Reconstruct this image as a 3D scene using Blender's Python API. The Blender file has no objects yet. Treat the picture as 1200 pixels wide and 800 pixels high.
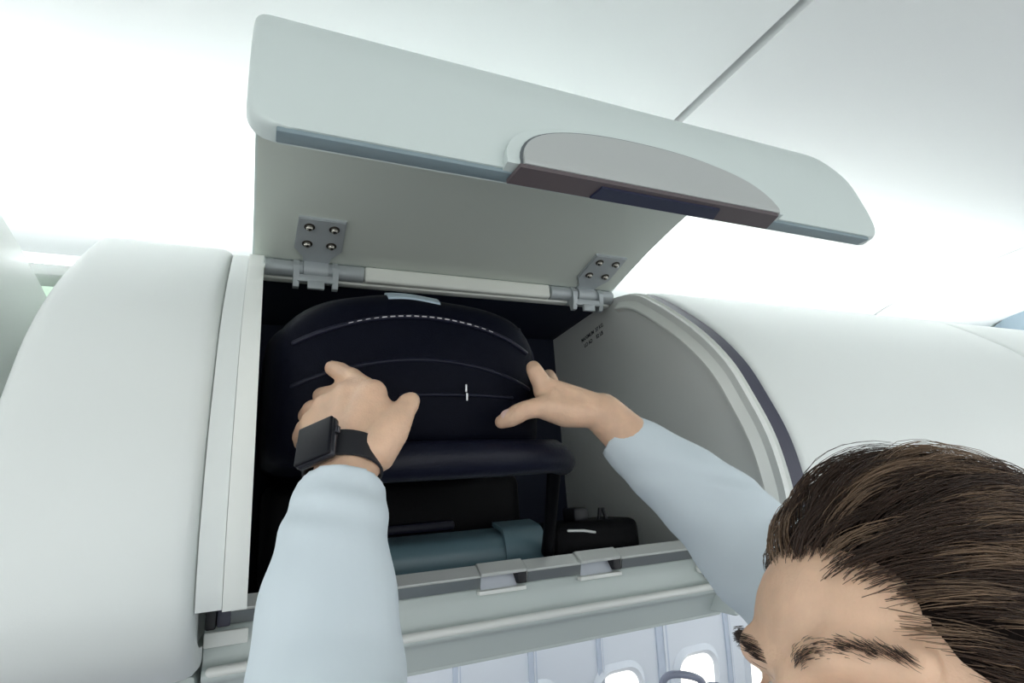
import bpy, bmesh, math, random
import numpy as np
from mathutils import Vector, Matrix, noise
random.seed(7); np.random.seed(7)
scene = bpy.context.scene
col = scene.collection

# ------------------------------------------------------------------ camera, light, exposure
# metres; x runs along the cabin, y towards the windows, z up; the camera is held at eye height in the aisle (origin)
FPX = 660.0
CB = np.array([[0.91128298, -0.04649403, -0.40914746],
               [-0.40683175, -0.25523915, -0.8771208],
               [-0.06364957, 0.96575943, -0.25151034]])
cam_d = bpy.data.cameras.new('camera'); cam = bpy.data.objects.new('camera', cam_d); col.objects.link(cam)
cam_d.sensor_width = 36.0; cam_d.lens = FPX / 1200 * 36.0; cam_d.clip_start = 0.02
cam.matrix_world = Matrix([list(r) for r in CB]).to_4x4()
scene.camera = cam

world = bpy.data.worlds.new('world'); scene.world = world; world.use_nodes = True
world.node_tree.nodes['Background'].inputs[0].default_value = (0.96, 0.99, 0.985, 1)
world.node_tree.nodes['Background'].inputs[1].default_value = 0.80
scene.view_settings.view_transform = 'Standard'
scene.view_settings.look = 'None'
scene.view_settings.exposure = 0.64
scene.view_settings.gamma = 1.0
scene.view_settings.use_curve_mapping = False
COVE = 11.5

# ------------------------------------------------------------------ helpers
def P(px, py, d):
    """a point on the sight line of photo pixel (px,py) at depth d metres"""
    return Vector((CB @ np.array([(px - 600) / FPX * d, -(py - 400) / FPX * d, -d])).tolist())

def mat(name, color, rough=0.5, metal=0.0, bump=0.0, bscale=60, spec=0.5, vary=0.0, vscale=8.0, emit=None, estr=0.0, sss=0.0, coat=0.0, detail=4):
    m = bpy.data.materials.new(name); m.use_nodes = True
    nt = m.node_tree; b = nt.nodes['Principled BSDF']
    b.inputs['Base Color'].default_value = (*color, 1); b.inputs['Roughness'].default_value = rough
    b.inputs['Metallic'].default_value = metal; b.inputs['Specular IOR Level'].default_value = spec
    if coat: b.inputs['Coat Weight'].default_value = coat
    if sss:
        b.inputs['Subsurface Weight'].default_value = sss
        b.inputs['Subsurface Radius'].default_value = (0.010, 0.004, 0.002); b.inputs['Subsurface Scale'].default_value = 1.0
    tc = nt.nodes.new('ShaderNodeTexCoord')
    if vary:
        n = nt.nodes.new('ShaderNodeTexNoise'); n.inputs['Scale'].default_value = vscale; n.inputs['Detail'].default_value = detail
        nt.links.new(tc.outputs['Object'], n.inputs['Vector'])
        mx = nt.nodes.new('ShaderNodeMix'); mx.data_type = 'RGBA'
        mx.inputs[6].default_value = (*[c * (1 - vary) for c in color], 1); mx.inputs[7].default_value = (*[min(1, c * (1 + vary)) for c in color], 1)
        nt.links.new(n.outputs['Fac'], mx.inputs[0]); nt.links.new(mx.outputs[2], b.inputs['Base Color'])
    if bump:
        n = nt.nodes.new('ShaderNodeTexNoise'); n.inputs['Scale'].default_value = bscale; n.inputs['Detail'].default_value = detail
        nt.links.new(tc.outputs['Object'], n.inputs['Vector'])
        bp = nt.nodes.new('ShaderNodeBump'); bp.inputs['Strength'].default_value = bump; bp.inputs['Distance'].default_value = 0.002
        nt.links.new(n.outputs['Fac'], bp.inputs['Height']); nt.links.new(bp.outputs['Normal'], b.inputs['Normal'])
    if emit:
        b.inputs['Emission Color'].default_value = (*emit, 1); b.inputs['Emission Strength'].default_value = estr
    return m

M = dict(
    shell=mat('bin_white_paint', (0.80, 0.83, 0.81), 0.42, bump=0.03, bscale=900, vary=0.01),
    door=mat('door_grey_paint', (0.62, 0.69, 0.67), 0.45, bump=0.04, bscale=900, vary=0.01),
    liner=mat('door_liner', (0.64, 0.685, 0.63), 0.55, bump=0.05, bscale=700, vary=0.02),
    bulk=mat('bin_side_panel', (0.84, 0.86, 0.83), 0.55, bump=0.05, bscale=800, vary=0.03),
    back=mat('bin_inner_shade', (0.018, 0.022, 0.040), 0.6, spec=0.2, bump=0.05, bscale=500),  # shadow inside the bin put into a dark navy colour
    rim=mat('rim_white', (0.88, 0.90, 0.86), 0.4, vary=0.01),
    seal=mat('seal_rubber', (0.055, 0.055, 0.085), 0.45, bump=0.05, bscale=300),
    hinge=mat('hinge_metal', (0.50, 0.54, 0.56), 0.42, 0.25, bump=0.03, bscale=400),
    screw=mat('screw_steel', (0.42, 0.40, 0.36), 0.22, 0.95),
    screwdark=mat('screw_washer', (0.07, 0.06, 0.05), 0.4, 0.6),
    bar=mat('satin_aluminium', (0.80, 0.82, 0.80), 0.38, 0.35, bump=0.03, bscale=300),
    fascia=mat('fascia_paint', (0.60, 0.66, 0.64), 0.45, vary=0.02),
    pocket=mat('latch_pocket', (0.72, 0.75, 0.82), 0.45),
    black=mat('black_plastic', (0.012, 0.012, 0.016), 0.45, bump=0.04, bscale=300),
    handle=mat('latch_grey', (0.44, 0.46, 0.45), 0.42, vary=0.02),
    under=mat('latch_under_shade', (0.10, 0.08, 0.085), 0.45),  # shade below the latch put into a dark brown colour
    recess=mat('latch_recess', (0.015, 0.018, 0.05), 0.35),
    line=mat('outline_gap', (0.13, 0.15, 0.16), 0.5),
    ceil=mat('ceiling_panel', (0.80, 0.82, 0.82), 0.6, bump=0.04, bscale=500),
    seam=mat('seam_channel', (0.20, 0.21, 0.22), 0.6),
    wall=mat('sidewall', (0.76, 0.80, 0.86), 0.5, bump=0.04, bscale=500, vary=0.01),
    rib=mat('sidewall_rib', (0.58, 0.64, 0.74), 0.5),
    shade=mat('window_shade', (0.9, 0.88, 0.80), 0.6, emit=(1, 0.97, 0.90), estr=1.0),
    green=mat('green_panel', (0.52, 0.66, 0.54), 0.6),
    blue=mat('partition_blue', (0.30, 0.38, 0.44), 0.55, vary=0.03),
    carpet=mat('carpet', (0.07, 0.08, 0.11), 0.95, bump=0.6, bscale=900, vary=0.3, vscale=400),
    led=mat('cove_led', (1, 1, 1), 0.5, emit=(0.97, 1.0, 1.0), estr=COVE),
    wallfill=mat('sidewall_fill_glow', (1, 1, 1), 0.5, emit=(0.92, 0.96, 1.0), estr=5.0),  # glow of the added side wall fill
    stripgrey=mat('edge_strip_grey', (0.22, 0.29, 0.32), 0.5),
    rail=mat('rail_white', (0.90, 0.92, 0.86), 0.4),
    barshade=mat('bar_shade_grey', (0.30, 0.32, 0.32), 0.30, 0.7),  # darker grey that paints shade on the sill bar front
    navy=mat('navy_nylon', (0.0022, 0.0030, 0.009), 0.55, spec=0.09, bump=0.25, bscale=700, vary=0.15, vscale=30),
    navy2=mat('navy_padding', (0.006, 0.007, 0.018), 0.40, spec=0.25, bump=0.2, bscale=250),
    piping=mat('piping', (0.010, 0.011, 0.024), 0.4, spec=0.25),
    stitch=mat('stitch_thread', (0.55, 0.53, 0.56), 0.6),
    pull=mat('zip_pull', (0.85, 0.86, 0.88), 0.3, 0.3),
    tag=mat('sheen_blue', (0.42, 0.52, 0.60), 0.3),  # pale blue of the painted sheen on the bag
    case=mat('black_case', (0.0015, 0.0015, 0.0025), 0.5, spec=0.10, bump=0.2, bscale=300),
    sleeve=mat('slate_sleeve', (0.10, 0.17, 0.20), 0.30, vary=0.05),
    skin=mat('skin', (0.76, 0.50, 0.345), 0.45, bump=0.25, bscale=420, vary=0.16, vscale=60, sss=0.12),
    nail=mat('nail', (0.70, 0.48, 0.42), 0.3),
    shirt=mat('shirt_cotton', (0.69, 0.77, 0.82), 0.85, bump=0.25, bscale=35, vary=0.02, spec=0.2),
    trouser=mat('trousers', (0.03, 0.035, 0.06), 0.85, bump=0.2, bscale=200),
    shoe=mat('shoe_leather', (0.02, 0.015, 0.012), 0.35),
    scalp=mat('hair_base', (0.008, 0.005, 0.004), 0.8, spec=0.1, bump=0.6, bscale=300),
    eyew=mat('eye_white', (0.75, 0.73, 0.70), 0.2), iris=mat('iris', (0.06, 0.03, 0.015), 0.15),
    lip=mat('lip', (0.48, 0.22, 0.18), 0.45),
    screen=mat('watch_glass', (0.004, 0.004, 0.008), 0.35, spec=0.25),
    wband=mat('watch_band', (0.010, 0.010, 0.014), 0.55),
    wcase=mat('watch_case', (0.05, 0.05, 0.06), 0.25, 0.6),
    ink=mat('ink', (0.02, 0.025, 0.03), 0.6),
    seat=mat('seat_fabric', (0.10, 0.13, 0.20), 0.9, bump=0.4, bscale=500),
    seatgrey=mat('seat_grey', (0.26, 0.28, 0.36), 0.45),
)
# hair strands take a per-strand colour
hm = bpy.data.materials.new('hair_strand'); hm.use_nodes = True
_a = hm.node_tree.nodes.new('ShaderNodeAttribute'); _a.attribute_name = 'strand'
_b = hm.node_tree.nodes['Principled BSDF']; hm.node_tree.links.new(_a.outputs['Color'], _b.inputs['Base Color'])
_b.inputs['Roughness'].default_value = 0.34; _b.inputs['Specular IOR Level'].default_value = 0.45
M['hair'] = hm

def empty(name, loc):
    o = bpy.data.objects.new(name, None); col.objects.link(o); o.location = loc; o.empty_display_size = 0.05
    return o
def tag(o, label=None, cat=None, group=None, kind=None):
    if label: o['label'] = label
    if cat: o['category'] = cat
    if group: o['group'] = group
    if kind: o['kind'] = kind
    return o
def link(name, me, m, parent=None, smooth=True, sharp=40):
    if isinstance(m, str): m = M[m]
    if not me.materials: me.materials.append(m)
    o = bpy.data.objects.new(name, me); col.objects.link(o)
    if smooth:
        me.polygons.foreach_set('use_smooth', [True] * len(me.polygons))
        me.set_sharp_from_angle(angle=math.radians(sharp))
    if parent is not None:
        o.parent = parent
        if parent.type == 'EMPTY': o.matrix_parent_inverse = Matrix.Translation(-parent.location)
    return o
def me_from(bm, name='mesh'):
    bmesh.ops.recalc_face_normals(bm, faces=bm.faces)
    me = bpy.data.meshes.new(name); bm.to_mesh(me); bm.free(); return me
def pyd(v, f, name='mesh', fix=True):
    me = bpy.data.meshes.new(name); me.from_pydata([tuple(p) for p in v], [], f)
    if fix:
        bm = bmesh.new(); bm.from_mesh(me); bmesh.ops.recalc_face_normals(bm, faces=bm.faces); bm.to_mesh(me); bm.free()
    return me
def box_bm(x0, x1, y0, y1, z0, z1, bev=0.0, seg=2, bm=None):
    t = bmesh.new(); bmesh.ops.create_cube(t, size=1)
    for v in t.verts: v.co = Vector(((x0 + x1) / 2 + v.co.x * (x1 - x0), (y0 + y1) / 2 + v.co.y * (y1 - y0), (z0 + z1) / 2 + v.co.z * (z1 - z0)))
    if bev: bmesh.ops.bevel(t, geom=t.edges[:] , offset=bev, segments=seg, affect='EDGES', profile=0.5)
    if bm is None: return t
    me = bpy.data.meshes.new('t'); t.to_mesh(me); t.free(); bm.from_mesh(me); bpy.data.meshes.remove(me); return bm
def box(name, m, parent, x0, x1, y0, y1, z0, z1, bev=0.0, seg=2):
    return link(name, me_from(box_bm(x0, x1, y0, y1, z0, z1, bev, seg)), m, parent)
def frame(d):
    d = Vector(d).normalized(); a = Vector((0, 0, 1)) if abs(d.z) < 0.9 else Vector((1, 0, 0))
    s = d.cross(a).normalized(); return s, s.cross(d).normalized()
def tube(bm, pts, rad, n=14, flat=(False, False), sx=1.0, ref=None):
    """round-ended tapered tube through pts"""
    pts = [Vector(p) for p in pts]; rad = list(rad) if hasattr(rad, '__len__') else [rad] * len(pts)
    rings = []
    T = []
    for i in range(len(pts)):
        a = pts[max(0, i - 1)]; b = pts[min(len(pts) - 1, i + 1)]; T.append((b - a).normalized())
    seq = []
    if flat[0]: seq.append((pts[0], rad[0], T[0]))
    else:
        for k in range(4):
            th = math.pi / 2 * (1 - k / 4) ; seq.append((pts[0] - T[0] * rad[0] * math.sin(th), rad[0] * max(0.03, math.cos(th)), T[0]))
        seq.append((pts[0], rad[0], T[0]))
    for i in range(1, len(pts)): seq.append((pts[i], rad[i], T[i]))
    if not flat[1]:
        for k in range(1, 5):
            th = math.pi / 2 * k / 4; seq.append((pts[-1] + T[-1] * rad[-1] * math.sin(th), rad[-1] * max(0.03, math.cos(th)), T[-1]))
    s, u = frame(T[0]) if ref is None else (None, None)
    for c, r, t in seq:
        if ref is not None:
            s = (Vector(ref) - t * Vector(ref).dot(t)).normalized(); u = t.cross(s)
        else:
            s = (s - t * s.dot(t)).normalized(); u = t.cross(s).normalized()
        rings.append([bm.verts.new(c + s * (r * sx * math.cos(2 * math.pi * k / n)) + u * (r * math.sin(2 * math.pi * k / n))) for k in range(n)])
    for a, b in zip(rings, rings[1:]):
        for k in range(n): bm.faces.new((a[k], a[(k + 1) % n], b[(k + 1) % n], b[k]))
    bm.faces.new(rings[0][::-1]); bm.faces.new(rings[-1])
    return bm
def tube_obj(name, m, parent, pts, rad, n=14, flat=(False, False), **k):
    return link(name, me_from(tube(bmesh.new(), pts, rad, n, flat, **k)), m, parent)
def ell(bm, c, r, R=None, seg=24, rings=16):
    t = bmesh.ops.create_uvsphere(bm, u_segments=seg, v_segments=rings, radius=1)
    for v in t['verts']:
        q = Vector((v.co.x * r[0], v.co.y * r[1], v.co.z * r[2]))
        v.co = (R @ q if R is not None else q) + Vector(c)
    return bm
def catmull(pts, n=8):
    pts = [np.array(p, float) for p in pts]; out = []
    q = [2 * pts[0] - pts[1]] + pts + [2 * pts[-1] - pts[-2]]
    for i in range(1, len(q) - 2):
        for k in range(n):
            t = k / n
            out.append(0.5 * ((2 * q[i]) + (-q[i - 1] + q[i + 1]) * t + (2 * q[i - 1] - 5 * q[i] + 4 * q[i + 1] - q[i + 2]) * t * t + (-q[i - 1] + 3 * q[i] - 3 * q[i + 1] + q[i + 2]) * t ** 3))
    out.append(pts[-1]); return np.array(out)
def offset(prof, d):
    """shift a (y,z) profile along its left-hand normal"""
    t = np.gradient(prof, axis=0); t /= np.linalg.norm(t, axis=1)[:, None]
    return prof + d * np.stack([-t[:, 1], t[:, 0]], 1)
def strip(a, b, x0, x1):
    """closed solid between profiles a and b (same length), extruded from x0 to x1"""
    n = len(a); v = []
    for x in (x0, x1):
        v += [(x, *p) for p in a] + [(x, *p) for p in b]
    A0, B0, A1, B1 = 0, n, 2 * n, 3 * n; f = []
    for i in range(n - 1):
        f += [(A0 + i, A0 + i + 1, A1 + i + 1, A1 + i), (B0 + i, B1 + i, B1 + i + 1, B0 + i + 1),
              (A0 + i, B0 + i, B0 + i + 1, A0 + i + 1), (A1 + i, A1 + i + 1, B1 + i + 1, B1 + i)]
    f += [(A0, A1, B1, B0), (A0 + n - 1, B0 + n - 1, B1 + n - 1, A1 + n - 1)]
    return pyd(v, f)
def plate(poly, x0, x1):
    n = len(poly); v = [(x0, *p) for p in poly] + [(x1, *p) for p in poly]
    f = [tuple(range(n))[::-1], tuple(range(n, 2 * n))] + [(i, (i + 1) % n, n + (i + 1) % n, n + i) for i in range(n)]
    return pyd(v, f)
def remesh(bm, voxel, it=3, fac=0.5):
    me = bpy.data.meshes.new('t'); bmesh.ops.recalc_face_normals(bm, faces=bm.faces); bm.to_mesh(me); bm.free()
    o = bpy.data.objects.new('t', me); col.objects.link(o)
    r = o.modifiers.new('r', 'REMESH'); r.mode = 'VOXEL'; r.voxel_size = voxel
    s = o.modifiers.new('s', 'SMOOTH'); s.iterations = it; s.factor = fac
    dg = bpy.context.evaluated_depsgraph_get()
    out = bpy.data.meshes.new_from_object(o.evaluated_get(dg)); out.materials.clear()
    bpy.data.objects.remove(o); bpy.data.meshes.remove(me); return out

W = 0.66
FLOOR = -1.72
# ------------------------------------------------------------------ the setting
tag(box('floor', 'carpet', None, -2.5, 4.0, -1.7, 1.75, FLOOR - 0.05, FLOOR), kind='structure')
cp = catmull([(-1.60, 0.36), (-1.50, 0.50), (-1.25, 0.59), (-0.85, 0.634), (-0.40, 0.650), (0.0, 0.652), (0.40, 0.650), (0.85, 0.634), (1.25, 0.59), (1.38, 0.535), (1.37, 0.47), (1.22, 0.442)], 5)
cq = offset(cp, 0.025)
ceiling = link('ceiling', strip(offset(cp, 0.028), offset(cp, 0.05), -2.5, 4.0), 'seam'); tag(ceiling, kind='structure')
for x0, x1 in ((-2.5, -0.806), (-0.794, 0.684), (0.704, 2.194), (2.206, 4.0)):
    link('ceiling_panel', strip(cp, cq, x0, x1), 'ceil', ceiling)
# side wall under the bins
wp = catmull([(1.50, 0.40), (1.52, 0.10), (1.53, -0.2), (1.55, -0.6), (1.60, -1.0), (1.56, -1.4), (1.50, FLOOR)], 5)
wall = link('wall_window_side', strip(wp, offset(wp, 0.03), -2.5, 4.0), 'wall'); tag(wall, kind='structure')
def wall_y(z): return float(np.interp(-z, -wp[:, 1], wp[:, 0]))
for xr, w in ((0.50, .010), (0.715, .012), (0.93, .010), (1.15, .020), (1.41, .012), (1.63, .01), (0.25, .01)):
    zz = np.linspace(-0.05, -1.3, 14); a = np.array([(wall_y(z) - 0.006, z) for z in zz]); b = a + [0.02, 0]
    link('panel_rib', strip(a, b, xr - w, xr + w), 'rib', wall)
    link('panel_rib', strip(a - [0.004, 0], b - [.004, 0], xr + w * 0.2, xr + w * 0.55), 'wall', wall)
def rrect(w, h, r, n=7):
    o = []
    for cx, cz, a0 in ((w / 2 - r, h / 2 - r, 0), (-w / 2 + r, h / 2 - r, 90), (-w / 2 + r, -h / 2 + r, 180), (w / 2 - r, -h / 2 + r, 270)):
        for k in range(n):
            a = math.radians(a0 + 90 * k / (n - 1)); o.append((cx + r * math.cos(a), cz + r * math.sin(a)))
    return o
for i, xc in enumerate((0.44, 0.71, 0.99, 1.275, 1.56)):
    zc = -0.630; yw = lambda z: wall_y(z) - 0.004
    o1, o2, o3 = rrect(.18, .25, .06), rrect(.15, .22, .05), rrect(.128, .195, .042); n = len(o1)
    v = [(xc + p[0], yw(zc + p[1]) + d_, zc + p[1]) for oo, d_ in ((o1, .003), (o2, -.010), (o3, .001)) for p in oo]
    f = [(k * n + j, k * n + (j + 1) % n, (k + 1) * n + (j + 1) % n, (k + 1) * n + j) for k in range(2) for j in range(n)]
    w = link('window_%d' % (i + 1), pyd(v, f), 'wall'); tag(w, kind='structure')
    m = len(o3); link('window_shade', pyd([(xc + p[0], yw(zc + p[1]) - 0.001, zc + p[1]) for p in o3] + [(xc + p[0], yw(zc + p[1]) + 0.006, zc + p[1]) for p in o3],
         [tuple(range(m)), tuple(range(m, 2 * m))[::-1]] + [(j, (j + 1) % m, m + (j + 1) % m, m + j) for j in range(m)]), 'shade', w)
# cove behind the bins: trim rails, LED diffuser, green lining
tag(box('trim_1', 'shell', None, -2.4, 3.9, 1.17, 1.19, 0.415, 0.455, 0.004), kind='structure')
tag(box('trim_2', 'rim', None, -2.4, 3.9, 1.15, 1.168, 0.425, 0.437, 0.003), kind='structure')
tag(box('wall_behind_bins', 'green', None, -2.4, 3.9, 1.20, 1.215, -0.17, 0.414), kind='structure')
for nm, y, lab in (('cove_light', 1.09, 'long white LED cove light on top of the overhead bins'), ('cove_light', -1.30, 'long white LED cove light on the opposite side of the aisle')):
    c = empty(nm, (0.7, y, 0.38)); tag(c, lab, 'light')
    box('housing', 'shell', c, -2.4, 3.9, y - 0.03, y + 0.03, 0.375, 0.395, 0.003)
    box('diffuser', 'led', c, -2.38, 3.88, y - 0.022, y + 0.022, 0.396, 0.402)
sw = empty('sidewall_fill', (0.7, 1.30, -.20)); tag(sw, 'added fill light strip under the bins brightening the window wall', 'light')  # added fill lamp that brightens the side wall
box('housing', 'shell', sw, -2.4, 3.9, 1.255, 1.30, -.218, -.205, .003)
box('diffuser', 'wallfill', sw, -2.38, 3.88, 1.26, 1.295, -.224, -.2185)
pt = [(0.55, 0.30), (1.36, 0.30), (1.36, 0.54), (1.33, 0.557), (1.27, 0.588), (1.19, 0.62), (1.0, 0.625), (0.55, 0.63)]
part = link('wall_partition', plate(pt, 3.0, 3.04), 'blue', smooth=False); tag(part, kind='structure')
tp = catmull([(1.372, 0.53), (1.335, 0.562), (1.27, 0.592), (1.18, 0.624)], 6)
link('partition_trim', strip(tp, offset(tp, -0.022), 2.985, 3.05), 'fascia', part)

# ------------------------------------------------------------------ overhead bins
D = catmull([(.929, .372), (.855, .357), (.80, .328), (.70, .245), (.638, .173), (.603, .105), (.581, .050), (.570, -.005), (.568, -.044), (.576, -.085), (.605, -.122), (.66, -.148), (.725, -.160)], 6)
# profile runs from the hinge down to the sill; +offset = outward? check sign once
SG = 1.0 if offset(D, 0.01)[30][0] < D[30][0] else -1.0
def Dout(d): return offset(D, SG * d)

def closed_bin(name, x0, x1, label, handle=True, bulge=0.004, ends=True):
    r = empty(name, ((x0 + x1) / 2, 0.75, -0.16)); tag(r, label, 'overhead bin')
    # rounded edges at both ends of the door shell
    nx = [0, .0015, .005, .010, .018]; xs = [x0 + t for t in nx] + [x0 + .018 + (x1 - x0 - .036) * k / 6 for k in range(1, 6)] + [x1 - t for t in nx[::-1]]
    drop = [.012, .007, .0030, .0010, 0] + [0] * 5 + [0, .0010, .0030, .007, .012]
    full = np.vstack([[(1.10, .378)], [(1.0, .379)], D])
    v = []; n = len(full)
    for x, dd in zip(xs, drop):
        o = offset(full, SG * (bulge - dd)); v += [(x, *p) for p in o]
    f = [(i * n + j, i * n + j + 1, (i + 1) * n + j + 1, (i + 1) * n + j) for i in range(len(xs) - 1) for j in range(n - 1)]
    nv = len(v)
    for x, dd in zip(xs, drop): v += [(x, *p) for p in offset(full, SG * (-0.022))]
    f += [(nv + i * n + j, nv + (i + 1) * n + j, nv + (i + 1) * n + j + 1, nv + i * n + j + 1) for i in range(len(xs) - 1) for j in range(n - 1)]
    L = (len(xs) - 1) * n
    f += [(j, nv + j, nv + j + 1, j + 1) for j in range(n - 1)] + [(L + j, L + j + 1, nv + L + j + 1, nv + L + j) for j in range(n - 1)]
    f += [(i * n + e, (i + 1) * n + e, nv + (i + 1) * n + e, nv + i * n + e) for i in range(len(xs) - 1) for e in (0, n - 1)]
    link('door', pyd(v, f), 'shell', r, sharp=60)
    poly = [tuple(p) for p in Dout(-0.024)[::3]] + [(1.14, -.17), (1.14, .35)]
    if ends:
        link('end_panel', plate(poly, x0 + .006, x0 + .016), 'shell', r); link('end_panel', plate(poly, x1 - .016, x1 - .006), 'shell', r)
    box('bottom_panel', 'fascia', r, x0 + .004, x1 - .004, 0.73, 1.14, -0.20, -0.165, 0.006)
    if handle:
        c = (x0 + x1) / 2; k = len(D) - 18
        a = Dout(bulge + .001)[k:k + 13]; b = Dout(bulge + .012)[k:k + 13]
        link('latch_handle', strip(a, b, c - .14, c + .14), 'handle', r)
    return r
closed_bin('overhead_bin', W + .0405, 1.62, 'closed white overhead bin to the right of the open one')
closed_bin('overhead_bin', 1.634, 2.55, 'closed white overhead bin farthest along the row, behind the man\'s head')
closed_bin('end_bin', -0.198, -0.0390, 'narrow closed white bin section left of the open bin', handle=False, bulge=0.004)
# the next bin beyond a gap: its white end panel shows at the left edge
fb = empty('overhead_bin', (-.75, .85, -.16)); tag(fb, 'white end of the next overhead bin at the far left edge', 'overhead bin')
fpoly = [tuple(p) for p in Dout(0.0)[18:][::-1]] + [(.735, .352), (.79, .374), (.826, .379), (.92, .362), (1.006, .344), (1.14, .31), (1.14, -.17)]
link('end_panel', plate(fpoly, -.330, -.305), 'shell', fb)
link('body', plate([(y * .99 + .008, z * .985) for y, z in fpoly], -1.2, -.331), 'shell', fb)
box('end_seal', 'seal', fb, -.306, -.302, .60, .64, -.05, -.03, .001)

# ---- the open bin
ob = empty('overhead_bin', (W / 2, 0.9, -0.2)); tag(ob, 'open overhead luggage bin with raised grey door and a bag inside', 'overhead bin')
poly = [tuple(p) for p in Dout(-0.004)[::2]] + [(0.75, -.165), (1.19, -.165), (1.19, .345), (.93, .366)]
sp = link('side_panel', plate(poly, W, W + .012), 'bulk', ob, smooth=False)
polyl = [tuple(p) for p in Dout(-0.004)[:-18:2]] + [(.735, -.092), (0.762, -.165), (1.19, -.165), (1.19, .345), (.93, .366)]
link('side_panel', plate(polyl, -.012, 0.0), 'bulk', ob, smooth=False)
i0 = 3
def sweep(sec, sl):
    """closed section of (x, offset) points carried along the door profile"""
    v = []; m_ = len(sec); n = len(D[sl])
    for x, o in sec: v += [(x, *p) for p in Dout(o)[sl]]
    f = [(i * n + j, ((i + 1) % m_) * n + j, ((i + 1) % m_) * n + j + 1, i * n + j + 1) for i in range(m_) for j in range(n - 1)]
    f += [tuple(i * n for i in range(m_)), tuple(i * n + n - 1 for i in range(m_))[::-1]]
    return pyd(v, f)
rim = link('rim', sweep([(W - .0005, -.036), (W - .010, -.031), (W - .010, -.028), (W + .010, -.004), (W + .012, 0.0), (W + .012, -.036)], slice(i0, None)), 'rim', ob, sharp=25)
link('seal', strip(Dout(-.001)[8:], Dout(-.02)[8:], W + .0125, W + .040), 'seal', ob)
link('rim', strip(Dout(0.001)[1:-18], Dout(-0.030)[1:-18], -.018, .001), 'rim', ob)
link('rim_edge', strip(Dout(-0.002)[1:-18], Dout(-0.030)[1:-18], -.0385, -.0185), 'shell', ob)
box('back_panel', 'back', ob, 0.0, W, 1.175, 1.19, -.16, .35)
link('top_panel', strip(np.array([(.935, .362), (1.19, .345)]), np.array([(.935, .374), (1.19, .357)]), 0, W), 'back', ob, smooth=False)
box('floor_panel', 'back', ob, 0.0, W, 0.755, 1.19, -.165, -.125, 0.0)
# top rail, lit by the cove
box('top_rail', 'rail', ob, 0.001, W - .002, .922, .940, .350, .374, .002)
box('top_rail_cap', 'rail', ob, .157, .512, .905, .922, .352, .379, .005, 3)
# sill bar with two latch pockets
by, bz = .745, -.109
segs = [(-.027, .2755), (.3425, .4255), (.4945, W - .004)]
def bevel_plate(poly, x0, x1, b=.0012):
    me = plate(poly, x0, x1); bm = bmesh.new(); bm.from_mesh(me); bmesh.ops.bevel(bm, geom=bm.edges[:], offset=b, segments=2, affect='EDGES'); return me_from(bm)
for x0, x1 in segs: link('sill_bar', bevel_plate([(.757, -.098), (.750, -.0955), (.733, -.1075), (.737, -.1225), (.757, -.1225)], x0, x1), 'bar', ob)
for x0, x1 in ((.2765, .3415), (.4265, .4935)):
    pk = link('latch_cap', bevel_plate([(.757, -.0955), (.750, -.0935), (.732, -.1055), (.735, -.1095), (.757, -.104)], x0, x1, .0008), 'bar', ob)
    link('pocket_plate', strip(np.array([(by + .010, bz + .004), (by - .006, bz - .016)]), np.array([(by + .013, bz + .004), (by - .003, bz - .019)]), x0 + .001, x1 - .013), 'pocket', pk, smooth=False)
    box('pocket_cheek', 'black', pk, x1 - .0125, x1, by - .010, by + .012, bz - .014, bz + .0035, .001)
    box('pocket_ledge', 'rim', pk, x0 - .006, x1 - .004, by - .017, by - .006, bz - .021, bz - .016, .001)
box('end_bracket', 'black', ob, -.0385, -.028, by - .016, by + .014, bz - .016, bz + .016, .002)
box('end_ferrule', 'seal', ob, -.0275, -.014, by - .0145, by + .0145, bz - .0145, bz + .0125, .002)
box('end_plate', 'rim', ob, -.0385, .004, by - .022, by - .0165, bz - .032, bz - .017, .002)
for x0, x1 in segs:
    a = np.array([(.7318, -.1095), (.7362, -.1225)]); link('bar_face_shade', strip(a, a + [.0025, 0], x0 + .0005, x1 - .0005), 'barshade', ob, smooth=False)  # dark strip painting the shaded lower face of the bar
# fascia below the bar with its long rolled ridge
F = catmull([(.742, -.124), (.738, -.135), (.737, -.150), (.735, -.158), (.727, -.162), (.7235, -.168), (.727, -.174), (.737, -.180), (.750, -.198), (.758, -.210)], 6)
link('fascia', strip(F, F + [.012, .003], -.0385, W + .03), 'fascia', ob, sharp=60)
tube_obj('ridge', 'rim', ob, [(-.03, .7265, -.1645), (W + .012, .7265, -.1645)], .0052)
box('bottom_panel', 'fascia', ob, -.0385, W + .03, .76, 1.19, -.215, -.20, .003)
tube_obj('pivot_disc', 'rim', ob, [(W - .014, .732, -.137), (W - .002, .732, -.137)], .018, 24, (True, True))
tube_obj('pivot_ring', 'black', ob, [(W - .0165, .732, -.137), (W - .0135, .732, -.137)], .0135, 24, (True, True))
tube_obj('pivot_cap', 'rim', ob, [(W - .024, .732, -.137), (W - .016, .732, -.137)], .0075, 16, (False, True))
box('side_fairing', 'fascia', ob, W + .001, W + .034, .70, .76, -.205, -.100, .006)
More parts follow.
